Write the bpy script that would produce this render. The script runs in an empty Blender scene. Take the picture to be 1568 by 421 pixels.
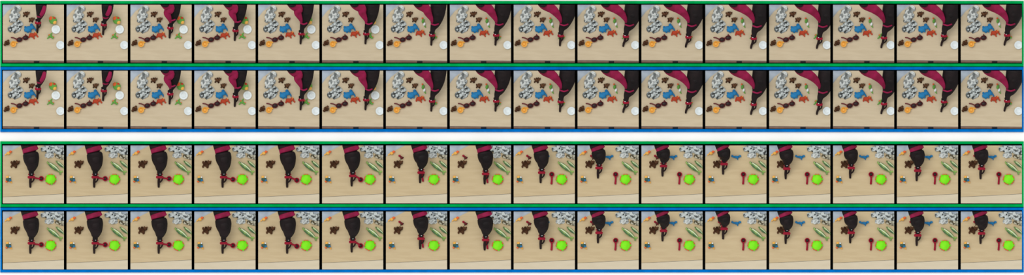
import bpy, bmesh, math, random
from mathutils import Vector, noise, Matrix
S=0.01
sc=bpy.context.scene
sc.view_settings.view_transform='Standard'
sc.view_settings.look='None'
def lin(c):
    c=c/255.0
    return c/12.92 if c<=0.04045 else ((c+0.055)/1.055)**2.4
MATS={}
def mat(name,rgb,rough=0.6,spec=0.25,rgb2=None,scale=8,kind='noise',bump=0.0,lo=0.4,hi=0.6):
    if name in MATS: return MATS[name]
    m=bpy.data.materials.new(name); m.use_nodes=True
    nt=m.node_tree; b=nt.nodes['Principled BSDF']
    b.inputs['Roughness'].default_value=rough
    b.inputs['Specular IOR Level'].default_value=spec
    c1=[lin(x) for x in rgb]+[1]
    tc=nt.nodes.new('ShaderNodeTexCoord')
    if kind=='vor':
        t=nt.nodes.new('ShaderNodeTexVoronoi'); t.inputs['Scale'].default_value=scale
        out=t.outputs['Color']
    else:
        t=nt.nodes.new('ShaderNodeTexNoise'); t.inputs['Scale'].default_value=scale
        out=t.outputs['Fac']
    nt.links.new(tc.outputs['Object'],t.inputs['Vector'])
    r=nt.nodes.new('ShaderNodeValToRGB')
    r.color_ramp.elements[0].position=lo; r.color_ramp.elements[1].position=hi
    r.color_ramp.elements[0].color=c1
    r.color_ramp.elements[1].color=([lin(x) for x in rgb2]+[1]) if rgb2 else [min(1,x*1.15) for x in c1[:3]]+[1]
    nt.links.new(out,r.inputs['Fac']); nt.links.new(r.outputs['Color'],b.inputs['Base Color'])
    MATS[name]=m; return m
WHITE=mat('page_white',(254,254,254),0.9,0.0,(255,255,255))
GREEN=mat('green_paint',(0,158,78),0.8,0.0)
BLUE=mat('blue_paint',(2,106,190),0.8,0.0)
BLACK=mat('matte_black',(4,4,4),0.9,0.0)
ARMB=mat('arm_black',(18,12,14),0.55,0.16,(28,18,20))
ARMM=mat('arm_maroon',(142,22,68),0.6,0.15,(118,16,52))
STICK=mat('gripper_rubber',(34,22,22),0.6,0.15)
GMAR=mat('gripper_maroon',(142,20,44),0.6,0.15)
FOIL=mat('patterned_foil',(58,62,62),0.6,0.15,(190,198,198),38,'vor',lo=0.25,hi=0.65)
FOIL2=mat('patterned_foil_light',(95,100,100),0.6,0.15,(202,207,205),32,'vor',lo=0.2,hi=0.6)
FOIL3=mat('patterned_wrap_warm',(85,78,60),0.6,0.15,(186,184,166),30,'vor',lo=0.25,hi=0.6)
BROWN=mat('brown_plush',(60,38,26),0.9,0.05,(96,66,46),20)
TBLUE=mat('toy_blue',(22,100,156),0.6,0.12,(42,124,176))
ORED=mat('toy_orange_red',(172,62,38),0.6,0.12,(192,82,50))
YEL=mat('toy_yellow',(224,158,60),0.6,0.12,(234,178,88))
DRED=mat('toy_dark_red',(92,24,30),0.5,0.2)
DARKL=mat('lens_dark',(42,24,26),0.4,0.2)
TW=mat('toy_white',(216,224,226),0.6,0.12)
GRN=mat('toy_green',(94,152,66),0.6,0.12)
LIME=mat('ball_lime',(116,224,28),0.6,0.1,(132,234,40))
ORG=mat('toy_orange',(218,100,52),0.6,0.12)
FG=mat('fish_green',(140,174,90),0.6,0.12,(94,130,78),14)
FD=mat('fish_dark',(58,82,72),0.6,0.12)
FL=mat('fish_pale',(194,202,172),0.6,0.12)
GREY=mat('floor_grey_blue',(142,154,170),0.8,0.05,(175,186,198),4)
EDGE=mat('table_edge',(118,92,80),0.7,0.1)
DK=mat('dark_block',(40,34,36),0.7,0.1)
def wood(name,a,b_,c_):
    m=bpy.data.materials.new(name); m.use_nodes=True
    nt=m.node_tree; b=nt.nodes['Principled BSDF']; b.inputs['Roughness'].default_value=0.7
    b.inputs['Specular IOR Level'].default_value=0.1
    tc=nt.nodes.new('ShaderNodeTexCoord')
    mp=nt.nodes.new('ShaderNodeMapping'); mp.inputs['Scale'].default_value=(3,22,1); mp.inputs['Rotation'].default_value=(0,0,0.12)
    nt.links.new(tc.outputs['Object'],mp.inputs['Vector'])
    n=nt.nodes.new('ShaderNodeTexNoise'); n.inputs['Scale'].default_value=1.0; n.inputs['Detail'].default_value=3
    nt.links.new(mp.outputs['Vector'],n.inputs['Vector'])
    r=nt.nodes.new('ShaderNodeValToRGB')
    r.color_ramp.elements[0].position=0.3; r.color_ramp.elements[1].position=0.7
    r.color_ramp.elements[0].color=[lin(x) for x in a]+[1]
    r.color_ramp.elements[1].color=[lin(x) for x in b_]+[1]
    nt.links.new(n.outputs['Fac'],r.inputs['Fac'])
    n2=nt.nodes.new('ShaderNodeTexNoise'); n2.inputs['Scale'].default_value=2.2
    nt.links.new(tc.outputs['Object'],n2.inputs['Vector'])
    mx=nt.nodes.new('ShaderNodeMix'); mx.data_type='RGBA'
    nt.links.new(n2.outputs['Fac'],mx.inputs[0])
    nt.links.new(r.outputs['Color'],mx.inputs[6]); mx.inputs[7].default_value=[lin(x) for x in c_]+[1]
    nt.links.new(mx.outputs[2],b.inputs['Base Color'])
    return m
WOODA=wood('beech_wood',(188,172,144),(206,192,165),(198,183,156))
WOODB=wood('beech_wood_warm',(188,167,132),(205,187,152),(196,177,141))
WOODC=wood('beech_wood_pale',(200,188,163),(213,201,178),(206,195,171))

class MB:
    def __init__(s): s.bm=bmesh.new(); s.mats=[]
    def mi(s,m):
        if m not in s.mats: s.mats.append(m)
        return s.mats.index(m)
    def _fin(s,faces,m,smooth=True):
        i=s.mi(m)
        for f in faces: f.material_index=i; f.smooth=smooth
    def ell(s,u,v,z,ru,rv,rz,m,rot=0,sub=2,jit=0,smooth=True):
        r=bmesh.ops.create_icosphere(s.bm,subdivisions=sub,radius=1)
        R=Matrix.Rotation(-rot,3,'Z')
        for w in r['verts']:
            p=w.co.copy()
            if jit: p*=1+jit*noise.noise(p*2.5+Vector((u,v,0)))*2
            p=R@Vector((p.x*ru,p.y*rv,p.z*rz)); w.co=Vector((u+p.x,-v+p.y,z+p.z))
        s._fin({f for w in r['verts'] for f in w.link_faces},m,smooth)
    def poly(s,pts,z0,z1,m):
        n=len(pts)
        lo=[s.bm.verts.new((p[0],-p[1],z0)) for p in pts]; hi=[s.bm.verts.new((p[0],-p[1],z1)) for p in pts]
        fs=[s.bm.faces.new(hi),s.bm.faces.new(lo[::-1])]
        for i in range(n):
            j=(i+1)%n; fs.append(s.bm.faces.new((lo[i],lo[j],hi[j],hi[i])))
        s._fin(fs,m,False)
    def lathe(s,u,v,prof,m,seg=32,su=1,sv=1):
        rings=[]
        for r,z in prof:
            rings.append([s.bm.verts.new((u+su*r*math.cos(a*2*math.pi/seg),-v+sv*r*math.sin(a*2*math.pi/seg),z)) for a in range(seg)])
        fs=[]
        for a,b in zip(rings,rings[1:]):
            for i in range(seg):
                j=(i+1)%seg; fs.append(s.bm.faces.new((a[i],a[j],b[j],b[i])))
        fs.append(s.bm.faces.new(rings[-1])); fs.append(s.bm.faces.new(rings[0][::-1]))
        s._fin(fs,m)
    def tube(s,pts,m,seg=16,zs=0.6,steps=5,cap=0.6,jit=0,smooth=True):
        P=[Vector(p) for p in pts]; Q=[]
        n=len(P)
        for i in range(n-1):
            p0=P[max(i-1,0)];p1=P[i];p2=P[i+1];p3=P[min(i+2,n-1)]
            for k in range(steps):
                t=k/steps
                Q.append(0.5*((2*p1)+(p2-p0)*t+(2*p0-5*p1+4*p2-p3)*t*t+(3*p1-p0-3*p2+p3)*t**3))
        Q.append(P[-1])
        T=[]
        for i in range(len(Q)):
            a=Q[max(i-1,0)];b=Q[min(i+1,len(Q)-1)]
            d=Vector((b[0]-a[0],-(b[1]-a[1]))); T.append(d.normalized() if d.length>1e-6 else Vector((0,-1)))
        L=[]
        for k in (0.08,0.5,0.85):
            r=Q[0][3]*k; o=cap*Q[0][3]*math.sqrt(1-k*k); L.append((Q[0][0]-T[0].x*o,-Q[0][1]-T[0].y*o,Q[0][2],r,T[0]))
        for q,t in zip(Q,T): L.append((q[0],-q[1],q[2],q[3],t))
        for k in (0.85,0.5,0.08):
            r=Q[-1][3]*k; o=cap*Q[-1][3]*math.sqrt(1-k*k); L.append((Q[-1][0]+T[-1].x*o,-Q[-1][1]+T[-1].y*o,Q[-1][2],r,T[-1]))
        rings=[]
        for x,y,z,r,t in L:
            nx,ny=-t.y,t.x; ring=[]
            for a in range(seg):
                th=a*2*math.pi/seg
                rr=r
                if jit: rr=r*(1+jit*noise.noise(Vector((x*0.25,y*0.25,a*1.3)))*2)
                ring.append(s.bm.verts.new((x+nx*rr*math.cos(th),y+ny*rr*math.cos(th),z+rr*zs*math.sin(th))))
            rings.append(ring)
        fs=[]
        for a,b in zip(rings,rings[1:]):
            for i in range(seg):
                j=(i+1)%seg; fs.append(s.bm.faces.new((a[i],b[i],b[j],a[j])))
        fs.append(s.bm.faces.new(rings[0])); fs.append(s.bm.faces.new(rings[-1][::-1]))
        s._fin(fs,m,smooth)
    def mesh(s,name,clip=True,floor=False):
        bm=s.bm
        if clip:
            pl=[((0.2,0,0),(-1,0,0)),((93.8,0,0),(1,0,0)),((0,-.2,0),(0,1,0)),((0,-88.8,0),(0,-1,0))]
            if floor: pl.append(((0,0,3.02),(0,0,-1)))
            for co,no in pl:
                g=bm.verts[:]+bm.edges[:]+bm.faces[:]
                if not bm.verts: break
                r=bmesh.ops.bisect_plane(bm,geom=g,plane_co=co,plane_no=no,clear_outer=True)
                ed=[e for e in r['geom_cut'] if isinstance(e,bmesh.types.BMEdge)]
                if ed:
                    try: bmesh.ops.holes_fill(bm,edges=ed,sides=0)
                    except Exception: pass
        for w in bm.verts: w.co*=S
        bmesh.ops.recalc_face_normals(bm,faces=bm.faces[:])
        me=bpy.data.meshes.new(name)
        bm.to_mesh(me); bm.free()
        for m in s.mats: me.materials.append(m)
        return me
def put(name,me,x=0,y=0,z=0):
    o=bpy.data.objects.new(name,me); o.location=(x*S,-y*S,z*S)
    sc.collection.objects.link(o); return o

b=MB(); b.poly([(-500,-500),(2068,-500),(2068,921),(-500,921)],-4,0,WHITE); put('white_page',b.mesh('white_page',False))
def border(name,x0,y0,x1,y1,wl,wt,wb,m):
    b=MB()
    for q in ((x0,y0,x1,y0+wt),(x0,y1-wb,x1,y1),(x0,y0+wt,x0+wl,y1-wb),(x1-wl,y0+wt,x1,y1-wb)):
        b.poly([(q[0],q[1]),(q[2],q[1]),(q[2],q[3]),(q[0],q[3])],1.0,3,m)
    put(name,b.mesh(name,False))
border('green_strip_border',0.3,1.5,1567.5,101.6,2.4,4.0,4.2,GREEN)
border('blue_strip_border',0.3,102.6,1567.5,202,2.4,4.2,4.2,BLUE)
border('green_strip_border',0.3,216.3,1567.5,316.8,2.4,4.0,4.2,GREEN)
border('blue_strip_border',0.3,317.8,1567.5,417,2.4,4.2,4.2,BLUE)
b=MB(); b.poly([(.3,1.5),(1567.5,1.5),(1567.5,202),(.3,202)],0,1,BLACK); put('black_strip_backing',b.mesh('black_strip_backing',False))
b=MB(); b.poly([(.3,216.3),(1567.5,216.3),(1567.5,417),(.3,417)],0,1,BLACK); put('black_strip_backing',b.mesh('black_strip_backing',False))

ZT=4.0
def tableA():
    b=MB()
    b.poly([(0,0),(94,0),(94,89),(0,89)],0,1.0,GREY)
    b.poly([(0,20),(8,10),(22,0),(94,0),(94,86),(0,85)],1.0,3,WOODA)
    b.poly([(0,85.6),(94,86.6),(94,89),(0,89)],1.0,2,EDGE)
    b.poly([(48,86.4),(56,86.4),(56,89),(48,89)],2,2.6,DK)
    return b.mesh('table_a')
def tableB():
    b=MB()
    b.poly([(0,0),(94,0),(94,89),(0,89)],0,1.0,GREY)
    b.poly([(0,18),(12,9),(30,0),(62,0),(80,7),(94,17),(94,74),(0,79)],1.0,3,WOODB)
    b.poly([(0,79.5),(94,74.5),(94,89),(0,89)],1.0,2.8,WOODC)
    return b.mesh('table_b')
TA,TB=tableA(),tableB()
A=[]
def add(L,name,b): L.append((name,b.mesh(name,floor=True)))
b=MB(); b.tube([(10,39,4,3),(16,36,5,5),(22,32.5,5,5.6),(26.5,27,5,4.5)],FOIL,jit=.35,smooth=False,zs=.5,seg=14)
b.tube([(13,26,4,3),(16,17,5,4.6),(20,9,5,5.4),(26,5,4,4)],FOIL2,jit=.35,smooth=False,zs=.5,seg=14)
b.tube([(18,42,3,2.5),(23,39,4,3.6),(26,34,4,3.2)],FOIL,jit=.35,smooth=False,zs=.5,seg=12)
b.tube([(17,24,4,3),(21,21,4.6,3.6),(24,15,4,3)],FOIL,jit=.35,smooth=False,zs=.5,seg=12)
add(A,'crumpled_foil_wrap',b)
def bear(u,v,k=1):
    b=MB()
    b.ell(u,v,ZT+.5,5*k,4*k,4*k,BROWN,jit=.2); b.ell(u+5*k,v-2.5*k,ZT+1,3.2*k,3*k,3*k,BROWN)
    for du,dv in ((3.5,-5.4),(7.6,-4.6)): b.ell(u+du*k,v+dv*k,ZT+1.5,1.2*k,1.2*k,1.2*k,BROWN)
    for du,dv in ((-4.5,-3),(-4.5,3.5),(2.5,4.5),(0,-4.5)): b.ell(u+du*k,v+dv*k,ZT,2.2*k,1.6*k,1.8*k,BROWN,rot=du)
    return b
add(A,'brown_teddy_bear',bear(35.5,15,.72)); add(A,'brown_teddy_bear',bear(44,23.5,.64))
b=MB()
b.ell(39,37.5,6,6.6,4.6,3.4,TBLUE,rot=-.3); b.ell(45,34.5,7,4,3.6,3.2,TBLUE); b.ell(44,31,6,2.6,2,1.4,TBLUE,rot=-.5)
b.tube([(47,35,7,1.5),(49.6,37,6,1.2),(50.5,39.5,5,.9)],TBLUE)
for u,v in ((34.7,40),(38.5,41.8),(42.5,40.9),(34.7,34.5)): b.ell(u,v,4.5,1.8,1.8,2,TBLUE)
add(A,'blue_toy_elephant',b)
b=MB()
b.ell(45,47,5,4.8,3.4,3,ORED,rot=.2); b.ell(50,45,5.5,3,2.8,2.6,ORED)
b.tube([(41.5,48,5,1.4),(40.5,50.5,4.5,1.2)],ORED); b.tube([(47,49.6,5,1.3),(48.5,52.5,4,1)],ORED); b.ell(51,43.3,7,1,1,1,YEL)
b.tube([(52,47,5,1),(54,49.4,4.5,1.3)],ORED)
lobster=b.mesh('orange_toy_lobster',floor=True)
def cup(u,v,r,m,mi):
    b=MB(); b.lathe(u,v,[(r*.75,3.02),(r,3.6),(r,7),(r*.82,7.2),(r*.7,5.2),(r*.1,4.9)],m); b.ell(u,v,5.2,r*.5,r*.5,1.2,mi); return b
b=cup(16.4,60.5,4.7,YEL,YEL); b.tube([(20,57,5,1.3),(22.5,58.5,5,1.0)],YEL); add(A,'yellow_toy_cup',b)
b=MB(); b.ell(6.6,58.5,6,3.9,3.6,3.2,BROWN,jit=.2); b.ell(3.6,61.5,5,2.2,2,2,BROWN); b.ell(8.6,55.2,5,1.8,1.8,1.8,BROWN); add(A,'brown_pine_cone',b)
b=MB()
for u,v in ((25.8,53.8),(35.2,50.8)):
    b.ell(u,v,6,4.9,3.9,1.6,DRED,rot=-.15); b.ell(u,v,7,3.8,2.9,1.2,DARKL,rot=-.15)
b.tube([(29.4,52,6.5,1),(30.7,50.8,7,1),(31.8,51.4,6.5,1)],DRED)
b.tube([(21.8,53.2,6,1),(17,51,5,.9),(13,50.5,4.4,.8)],DRED); b.tube([(36,48,6,.9),(35,45.5,5,.8)],DRED)
add(A,'dark_red_sunglasses',b)
def plate(u,v,r):
    b=MB(); b.lathe(u,v,[(r*.6,3.02),(r*.95,4.6),(r,5.2),(r*.93,5.4),(r*.68,4.4),(r*.1,4.2)],TW); b.lathe(u,v,[(r*.55,4.3),(r*.5,4.9),(r*.4,4.5),(r*.05,4.4)],TW); return b
add(A,'white_toy_plate',plate(88.5,62,6.4))
b=MB()
b.ell(73,48,5,3.6,2.3,2.2,GRN,rot=.5); b.ell(76.5,50.5,5.5,2.1,1.9,2,GRN); b.tube([(71,50,4.5,1.0),(68.5,52,4,.8)],GRN); b.tube([(74,45.6,4.5,1.0),(75.6,43.6,4,.8)],GRN); b.ell(78,49,6.5,.9,.9,.9,ORG); b.ell(71.5,46.6,6,1.5,1.1,1.4,ORG)
add(A,'green_toy_frog',b)
A1=[]
b=MB(); b.ell(77,24,8,6,6,4.6,GRN,sub=3)
b.ell(74.2,21.4,9.5,3.4,3.4,3.4,ORG); b.ell(79.5,27,9.6,3.2,3.2,3.2,YEL); b.ell(78.8,21,9.6,2.6,2.6,3,ORED)
add(A1,'multicolor_toy_ball',b)
add(A1,'white_toy_plate',plate(81.5,38,6.6))
A2=[]
b=MB(); b.ell(57,25,5,2.2,3.6,2,GRN,rot=.3); b.ell(59,30,5.4,1.8,2.8,2,TW,rot=.3); b.ell(56,21,5,1.4,1.4,1.4,ORG); b.tube([(59.5,32.5,5,1.1),(61,35,4.5,.8)],GRN)
add(A2,'green_toy_dinosaur',b)
GA=[(54,30),(57,33),(61,38),(63,42),(66,47),(67.5,47),(70.5,49),(71,49),(72,50),(74,51),(72,52),(74,54),(77,54),(78,53),(72,50),(71,49)]
def armA(k):
    gu,gv=GA[k]; b=MB(); t=min(1,k/9.0)
    w=7.5+5.5*t; du=5+6*t
    b.tube([(gu+du+3*t,-14,30,w+1.5),(gu+du+2*t,0,28,w+1.2),(gu+du*.9,gv*.33,26,w),(gu+du*.6,gv*.58,22,w*.70),(gu+1.6,gv*.76,19,w*.38),(gu+1,gv-5,17,3.2)],ARMB,zs=.5,seg=24)
    b.tube([(gu+du*.5-w*.5,gv*.60,27,1.2),(gu+du*.5,gv*.64,29,1.2),(gu+du*.5+w*.5,gv*.60,27,1.2)],ARMM)
    b.ell(gu+du,gv*.3,26+w*.35,w*.45,w*.4,w*.2,ARMB,sub=3)
    if k>=2:
        tt=min(1,(k-1)/8.0)
        x0=gu-6-26*tt
        b.tube([(x0-3,-12,38,8.2),(x0+3,-1,38,8),(x0+8+8*tt,6,37,7.2),(gu-4-3*tt,13,35,5.8),(gu-1.5,21,31,3.6),(gu+.5,27,26,1.8)],ARMM,zs=.5,seg=20)
        # black cap joint on the sleeve
        b.tube([(x0-5,-3,41,3.2),(x0+1,1,44,3.4),(x0+6,0,43,2.4)],ARMB,zs=.5)
    else:
        b.tube([(gu+10,3,33,2.6),(gu+8.5,10,33,3.4),(gu+5,16,30,2.8)],ARMM,zs=.5)
    b.tube([(gu-3.4,gv-2,14,2.3),(gu,gv-2.5,15,2.9),(gu+3.8,gv-2,14,2.3)],GMAR,zs=.8)
    b.tube([(gu-2.8,gv-6,16,1.9),(gu,gv-6.5,17,2.4),(gu+3.2,gv-6,16,1.9)],ARMB,zs=.8)
    d=-1 if k<9 else -4
    b.tube([(gu-.5,gv,13,2.1),(gu+d*.4,gv+5,9,1.9),(gu+d*.8,gv+9,6,1.7),(gu+d,gv+13,4.4,1.4)],STICK,zs=.9)
    b.tube([(gu+3.6,gv-1,13,1.3),(gu+3.2,gv+3,10,1.2),(gu+1+d*.4,gv+6,8,1.0)],STICK,zs=.9)
    b.ell(gu-1,gv-3.5,17.2,1.0,.6,.6,TW)
    return b.mesh('robot_arm_pose')
B=[]
b=MB(); b.tube([(60,6,4,3),(66,5,5,4.3),(73,8,5,4.6),(80,6,5,4.6),(88,9,5,5),(98,8,5,5)],FOIL,jit=.4,smooth=False,zs=.5,seg=14)
b.tube([(66,15,4,2.5),(72,16,5,3.6),(77,15,4,2.6)],FOIL2,jit=.4,smooth=False,zs=.5,seg=14)
b.tube([(82,16,4,2.6),(89,18,5,3.2),(96,18,4,3.6)],FOIL3,jit=.4,smooth=False,zs=.5,seg=14)
add(B,'crumpled_foil_wrap',b)
def fish(u,v,rot,L):
    b=MB(); c,s_=math.cos(rot),math.sin(rot)
    def P(a,w,z,r): return (u+a*c-w*s_,v+a*s_+w*c,z,r)
    k=L/13
    b.tube([P(-L,0,5,1.4*k),P(-L*.5,0,6,3.2*k),P(0,0,6.6,4*k),P(L*.5,0,6,3.3*k),P(L,0,5,1.2*k)],FG,zs=.7)
    b.tube([P(-L*.9,-1*k,6.6,.6*k),P(-L*.3,-1.6*k,8.6,1*k),P(L*.4,-1.4*k,8.2,1*k),P(L*.9,-.3*k,6,.5*k)],FL)
    b.tube([P(-L*.7,1.6*k,6.6,.6*k),P(0,2*k,8.6,.9*k),P(L*.7,1.3*k,7.3,.5*k)],FD)
    b.tube([P(L,0,5,1.2*k),P(L*1.25,-2.5*k,5,1.7*k)],FG); b.tube([P(L,0,5,1.2*k),P(L*1.25,2.5*k,5,1.7*k)],FG)
    b.ell(*P(-L*.8,-1*k,7,0)[:3],.8,.8,.8,DK); return b
add(B,'green_toy_fish',fish(78,33,.66,12)); add(B,'green_toy_fish',fish(88,29,.7,8))
add(B,'brown_teddy_bear',bear(18,29,.98))
b=MB(); b.ell(9,12,5,3,2.5,2.4,YEL); b.ell(12,9.8,6,2.2,2,2,ORG); b.tube([(6,13,5,1),(3.5,15,4.5,.8)],YEL); b.ell(13.8,9.8,6,1.1,.7,.7,ORED); add(B,'yellow_toy_duck',b)
b=MB(); b.ell(9,52,5.5,4.2,3.4,3,FD); b.ell(7.5,48.5,6,2.6,2.2,2.2,YEL); b.ell(11.5,53.5,8,2,1.7,1.4,TBLUE); b.ell(6,55.5,5,1.8,1.5,1.6,ORG); b.ell(11,49,6,1.5,1.5,1.5,TW); b.tube([(12,55.5,4.8,1.1),(14,57.5,4.2,.9)],YEL); add(B,'yellow_toy_robot',b)
b=MB(); b.ell(73.5,52,7,7.6,7.2,4.6,LIME,sub=3)
N=14
for i in range(N):
    a=i*2*math.pi/N; b.ell(73.5+7.5*math.cos(a),52+7.1*math.sin(a),5,1.7,1.5,1.6,ORG if i%3 else LIME)
add(B,'lime_green_toy_ball',b)
BR=[]
b=MB(); b.ell(48,18,5,4.6,2.1,2,TBLUE,rot=.1); b.ell(53,16.5,5.5,2.3,1.9,2,TBLUE); b.tube([(44,18,5,1.3),(41,16,4.6,1.6)],TBLUE); b.tube([(49,19.5,5,1),(50,22,4.2,.8)],TBLUE); add(BR,'blue_toy_whale',b)
BR2=[]
b=MB(); b.ell(24,18.5,5,3.2,1.9,2,DRED,rot=.6); b.ell(21,16,5,1.9,1.7,2,GMAR); b.ell(26.6,18.4,4,.9,.9,.9,DK); b.ell(23,21,4,.9,.9,.9,DK); add(BR2,'dark_red_toy_car',b)
def ladle(pts,hu,hv):
    b=MB(); b.lathe(hu,hv,[(2.2,3.4),(3.6,5),(4.0,7),(3.4,7.2),(2.6,5.4),(.3,5)],GMAR,seg=24)
    b.tube(pts,GMAR,zs=.8); b.ell(hu,hv,6,2.2,2.2,.8,DARKL); return b
GB=[(44,50),(44,50),(45,50),(45,50),(46,50),(47,48),(54,43),(55,45),(43,43),(33,36),(34,33),(29,30),(27,37),(28,36),(32,40),(32,37)]
def armB(k,dv=0):
    gu,gv=GB[k]; gv+=dv; b=MB()
    f=min(1,.55+gv/110); W=13.8*f
    b.tube([(gu-5,-16,32,W*.95),(gu-4,-2,31,W*.9),(gu-2,gv*.12,30,W*.86)],ARMB,zs=.5,seg=24)
    b.tube([(gu-2.5,gv*.06,32,W*.84),(gu-1,gv*.17,32,W*.90)],ARMM,zs=.5,seg=24,cap=.12)
    b.tube([(gu-1,gv*.27,31,W*.88),(gu,gv*.42,29,W*.88),(gu+1,gv*.6,26,W*.70),(gu,gv*.76,21,W*.42)],ARMB,zs=.54,seg=24,cap=.4)
    b.ell(gu+1,gv*.42,29+W*.4,W*.5,W*.45,W*.15,ARMB,sub=3)
    b.tube([(gu-W*.74,gv*.34,31,1.4),(gu-W*.85,gv*.14,31,2.4),(gu-W*.95,-4,31,3.2)],ARMM)
    b.tube([(gu,gv*.72,20,4.4*f),(gu,gv-5,17,3.8*f)],ARMB,zs=.8)
    b.tube([(gu-4.6,gv-1,14,2.0),(gu,gv-2,16,2.7),(gu+4.6,gv-1,14,2.0)],GMAR,zs=.8)
    b.ell(gu-3.6,gv-5.5,17,1.5,1.3,1.5,GMAR); b.ell(gu+3.6,gv-5.5,17,1.5,1.3,1.5,GMAR); b.ell(gu+.5,gv-6,20,.9,.6,.7,TW)
    b.tube([(gu-1,gv+1,13,2.2),(gu-1.6,gv+6,9,2),(gu-1.6,gv+10,6,1.8),(gu-1.6,gv+14,4.5,1.5)],STICK,zs=.9)
    b.tube([(gu+4,gv+1,13,1.3),(gu+3,gv+4,10,1.2),(gu+.5,gv+6.5,9,1.1)],STICK,zs=.9)
    return b.mesh('robot_arm_pose')
X=[4+97.8*k for k in range(16)]
mA=[armA(k) for k in range(16)]
mB=[armB(k) for k in range(16)]; mB2=[armB(k,-2 if k>=9 else 0) for k in range(16)]
lad=[]
for k in range(16):
    gu,gv=GB[k]
    if k<6:
        e=0 if k<3 else (k-2)*1.2
        b=ladle([(gu+5,gv,11,1.5),(gu+9,gv+.5+e*.4,9,1.4),(57,gv+1+e,7,1.3)],59.3,gv+1+e)
    elif k<8: b=ladle([(gu+1,gv+1,10,1.5),(gu+2,gv+6,8,1.4),(gu+3,gv+12,5,1.4)],gu+1,gv+1)
    else: b=ladle([(58.5,48,5,1.5),(58.5,53,5,1.4),(58,59,4.6,1.6)],58.5,44.5)
    lad.append(b.mesh('red_toy_ladle',floor=True))
ROW=[7,108,222.5,323.6]
for r in range(4):
    for k in range(16):
        x,y=X[k],ROW[r]
        if r<2:
            put('wooden_table',TA,x,y,1)
            L=A+(A1 if k<6 else A2)
            for n,me in L: put(n,me,x,y,1)
            mv=max(0,min(6,(k-3)*2))
            put('orange_toy_lobster',lobster,x+mv,y-mv*.6,1)
            put('robot_arm',mA[k],x,y,1)
        else:
            put('wooden_table',TB,x,y,1)
            L=B+(BR if k>=8 else [])+(BR2 if k>=6 else [])
            for n,me in L: put(n,me,x,y,1)
            put('red_toy_ladle',lad[k],x,y,1)
            put('robot_arm',(mB if r==2 else mB2)[k],x,y,1)
w=bpy.data.worlds.new('w'); sc.world=w; w.use_nodes=True
w.node_tree.nodes['Background'].inputs[0].default_value=(1,0.99,0.965,1); w.node_tree.nodes['Background'].inputs[1].default_value=0.76
sl=bpy.data.lights.new('sun','SUN'); sl.energy=1.1; sl.angle=0.6; sl.color=(1,.98,.95)
so=bpy.data.objects.new('sun_light',sl); so.rotation_euler=(math.radians(-20),math.radians(-16),0); sc.collection.objects.link(so); so.location=(5,2,8)
c=bpy.data.cameras.new('camera'); c.type='ORTHO'; c.ortho_scale=15.68; c.clip_end=50
co=bpy.data.objects.new('camera',c); co.location=(7.84,-2.105,10); sc.collection.objects.link(co); sc.camera=co
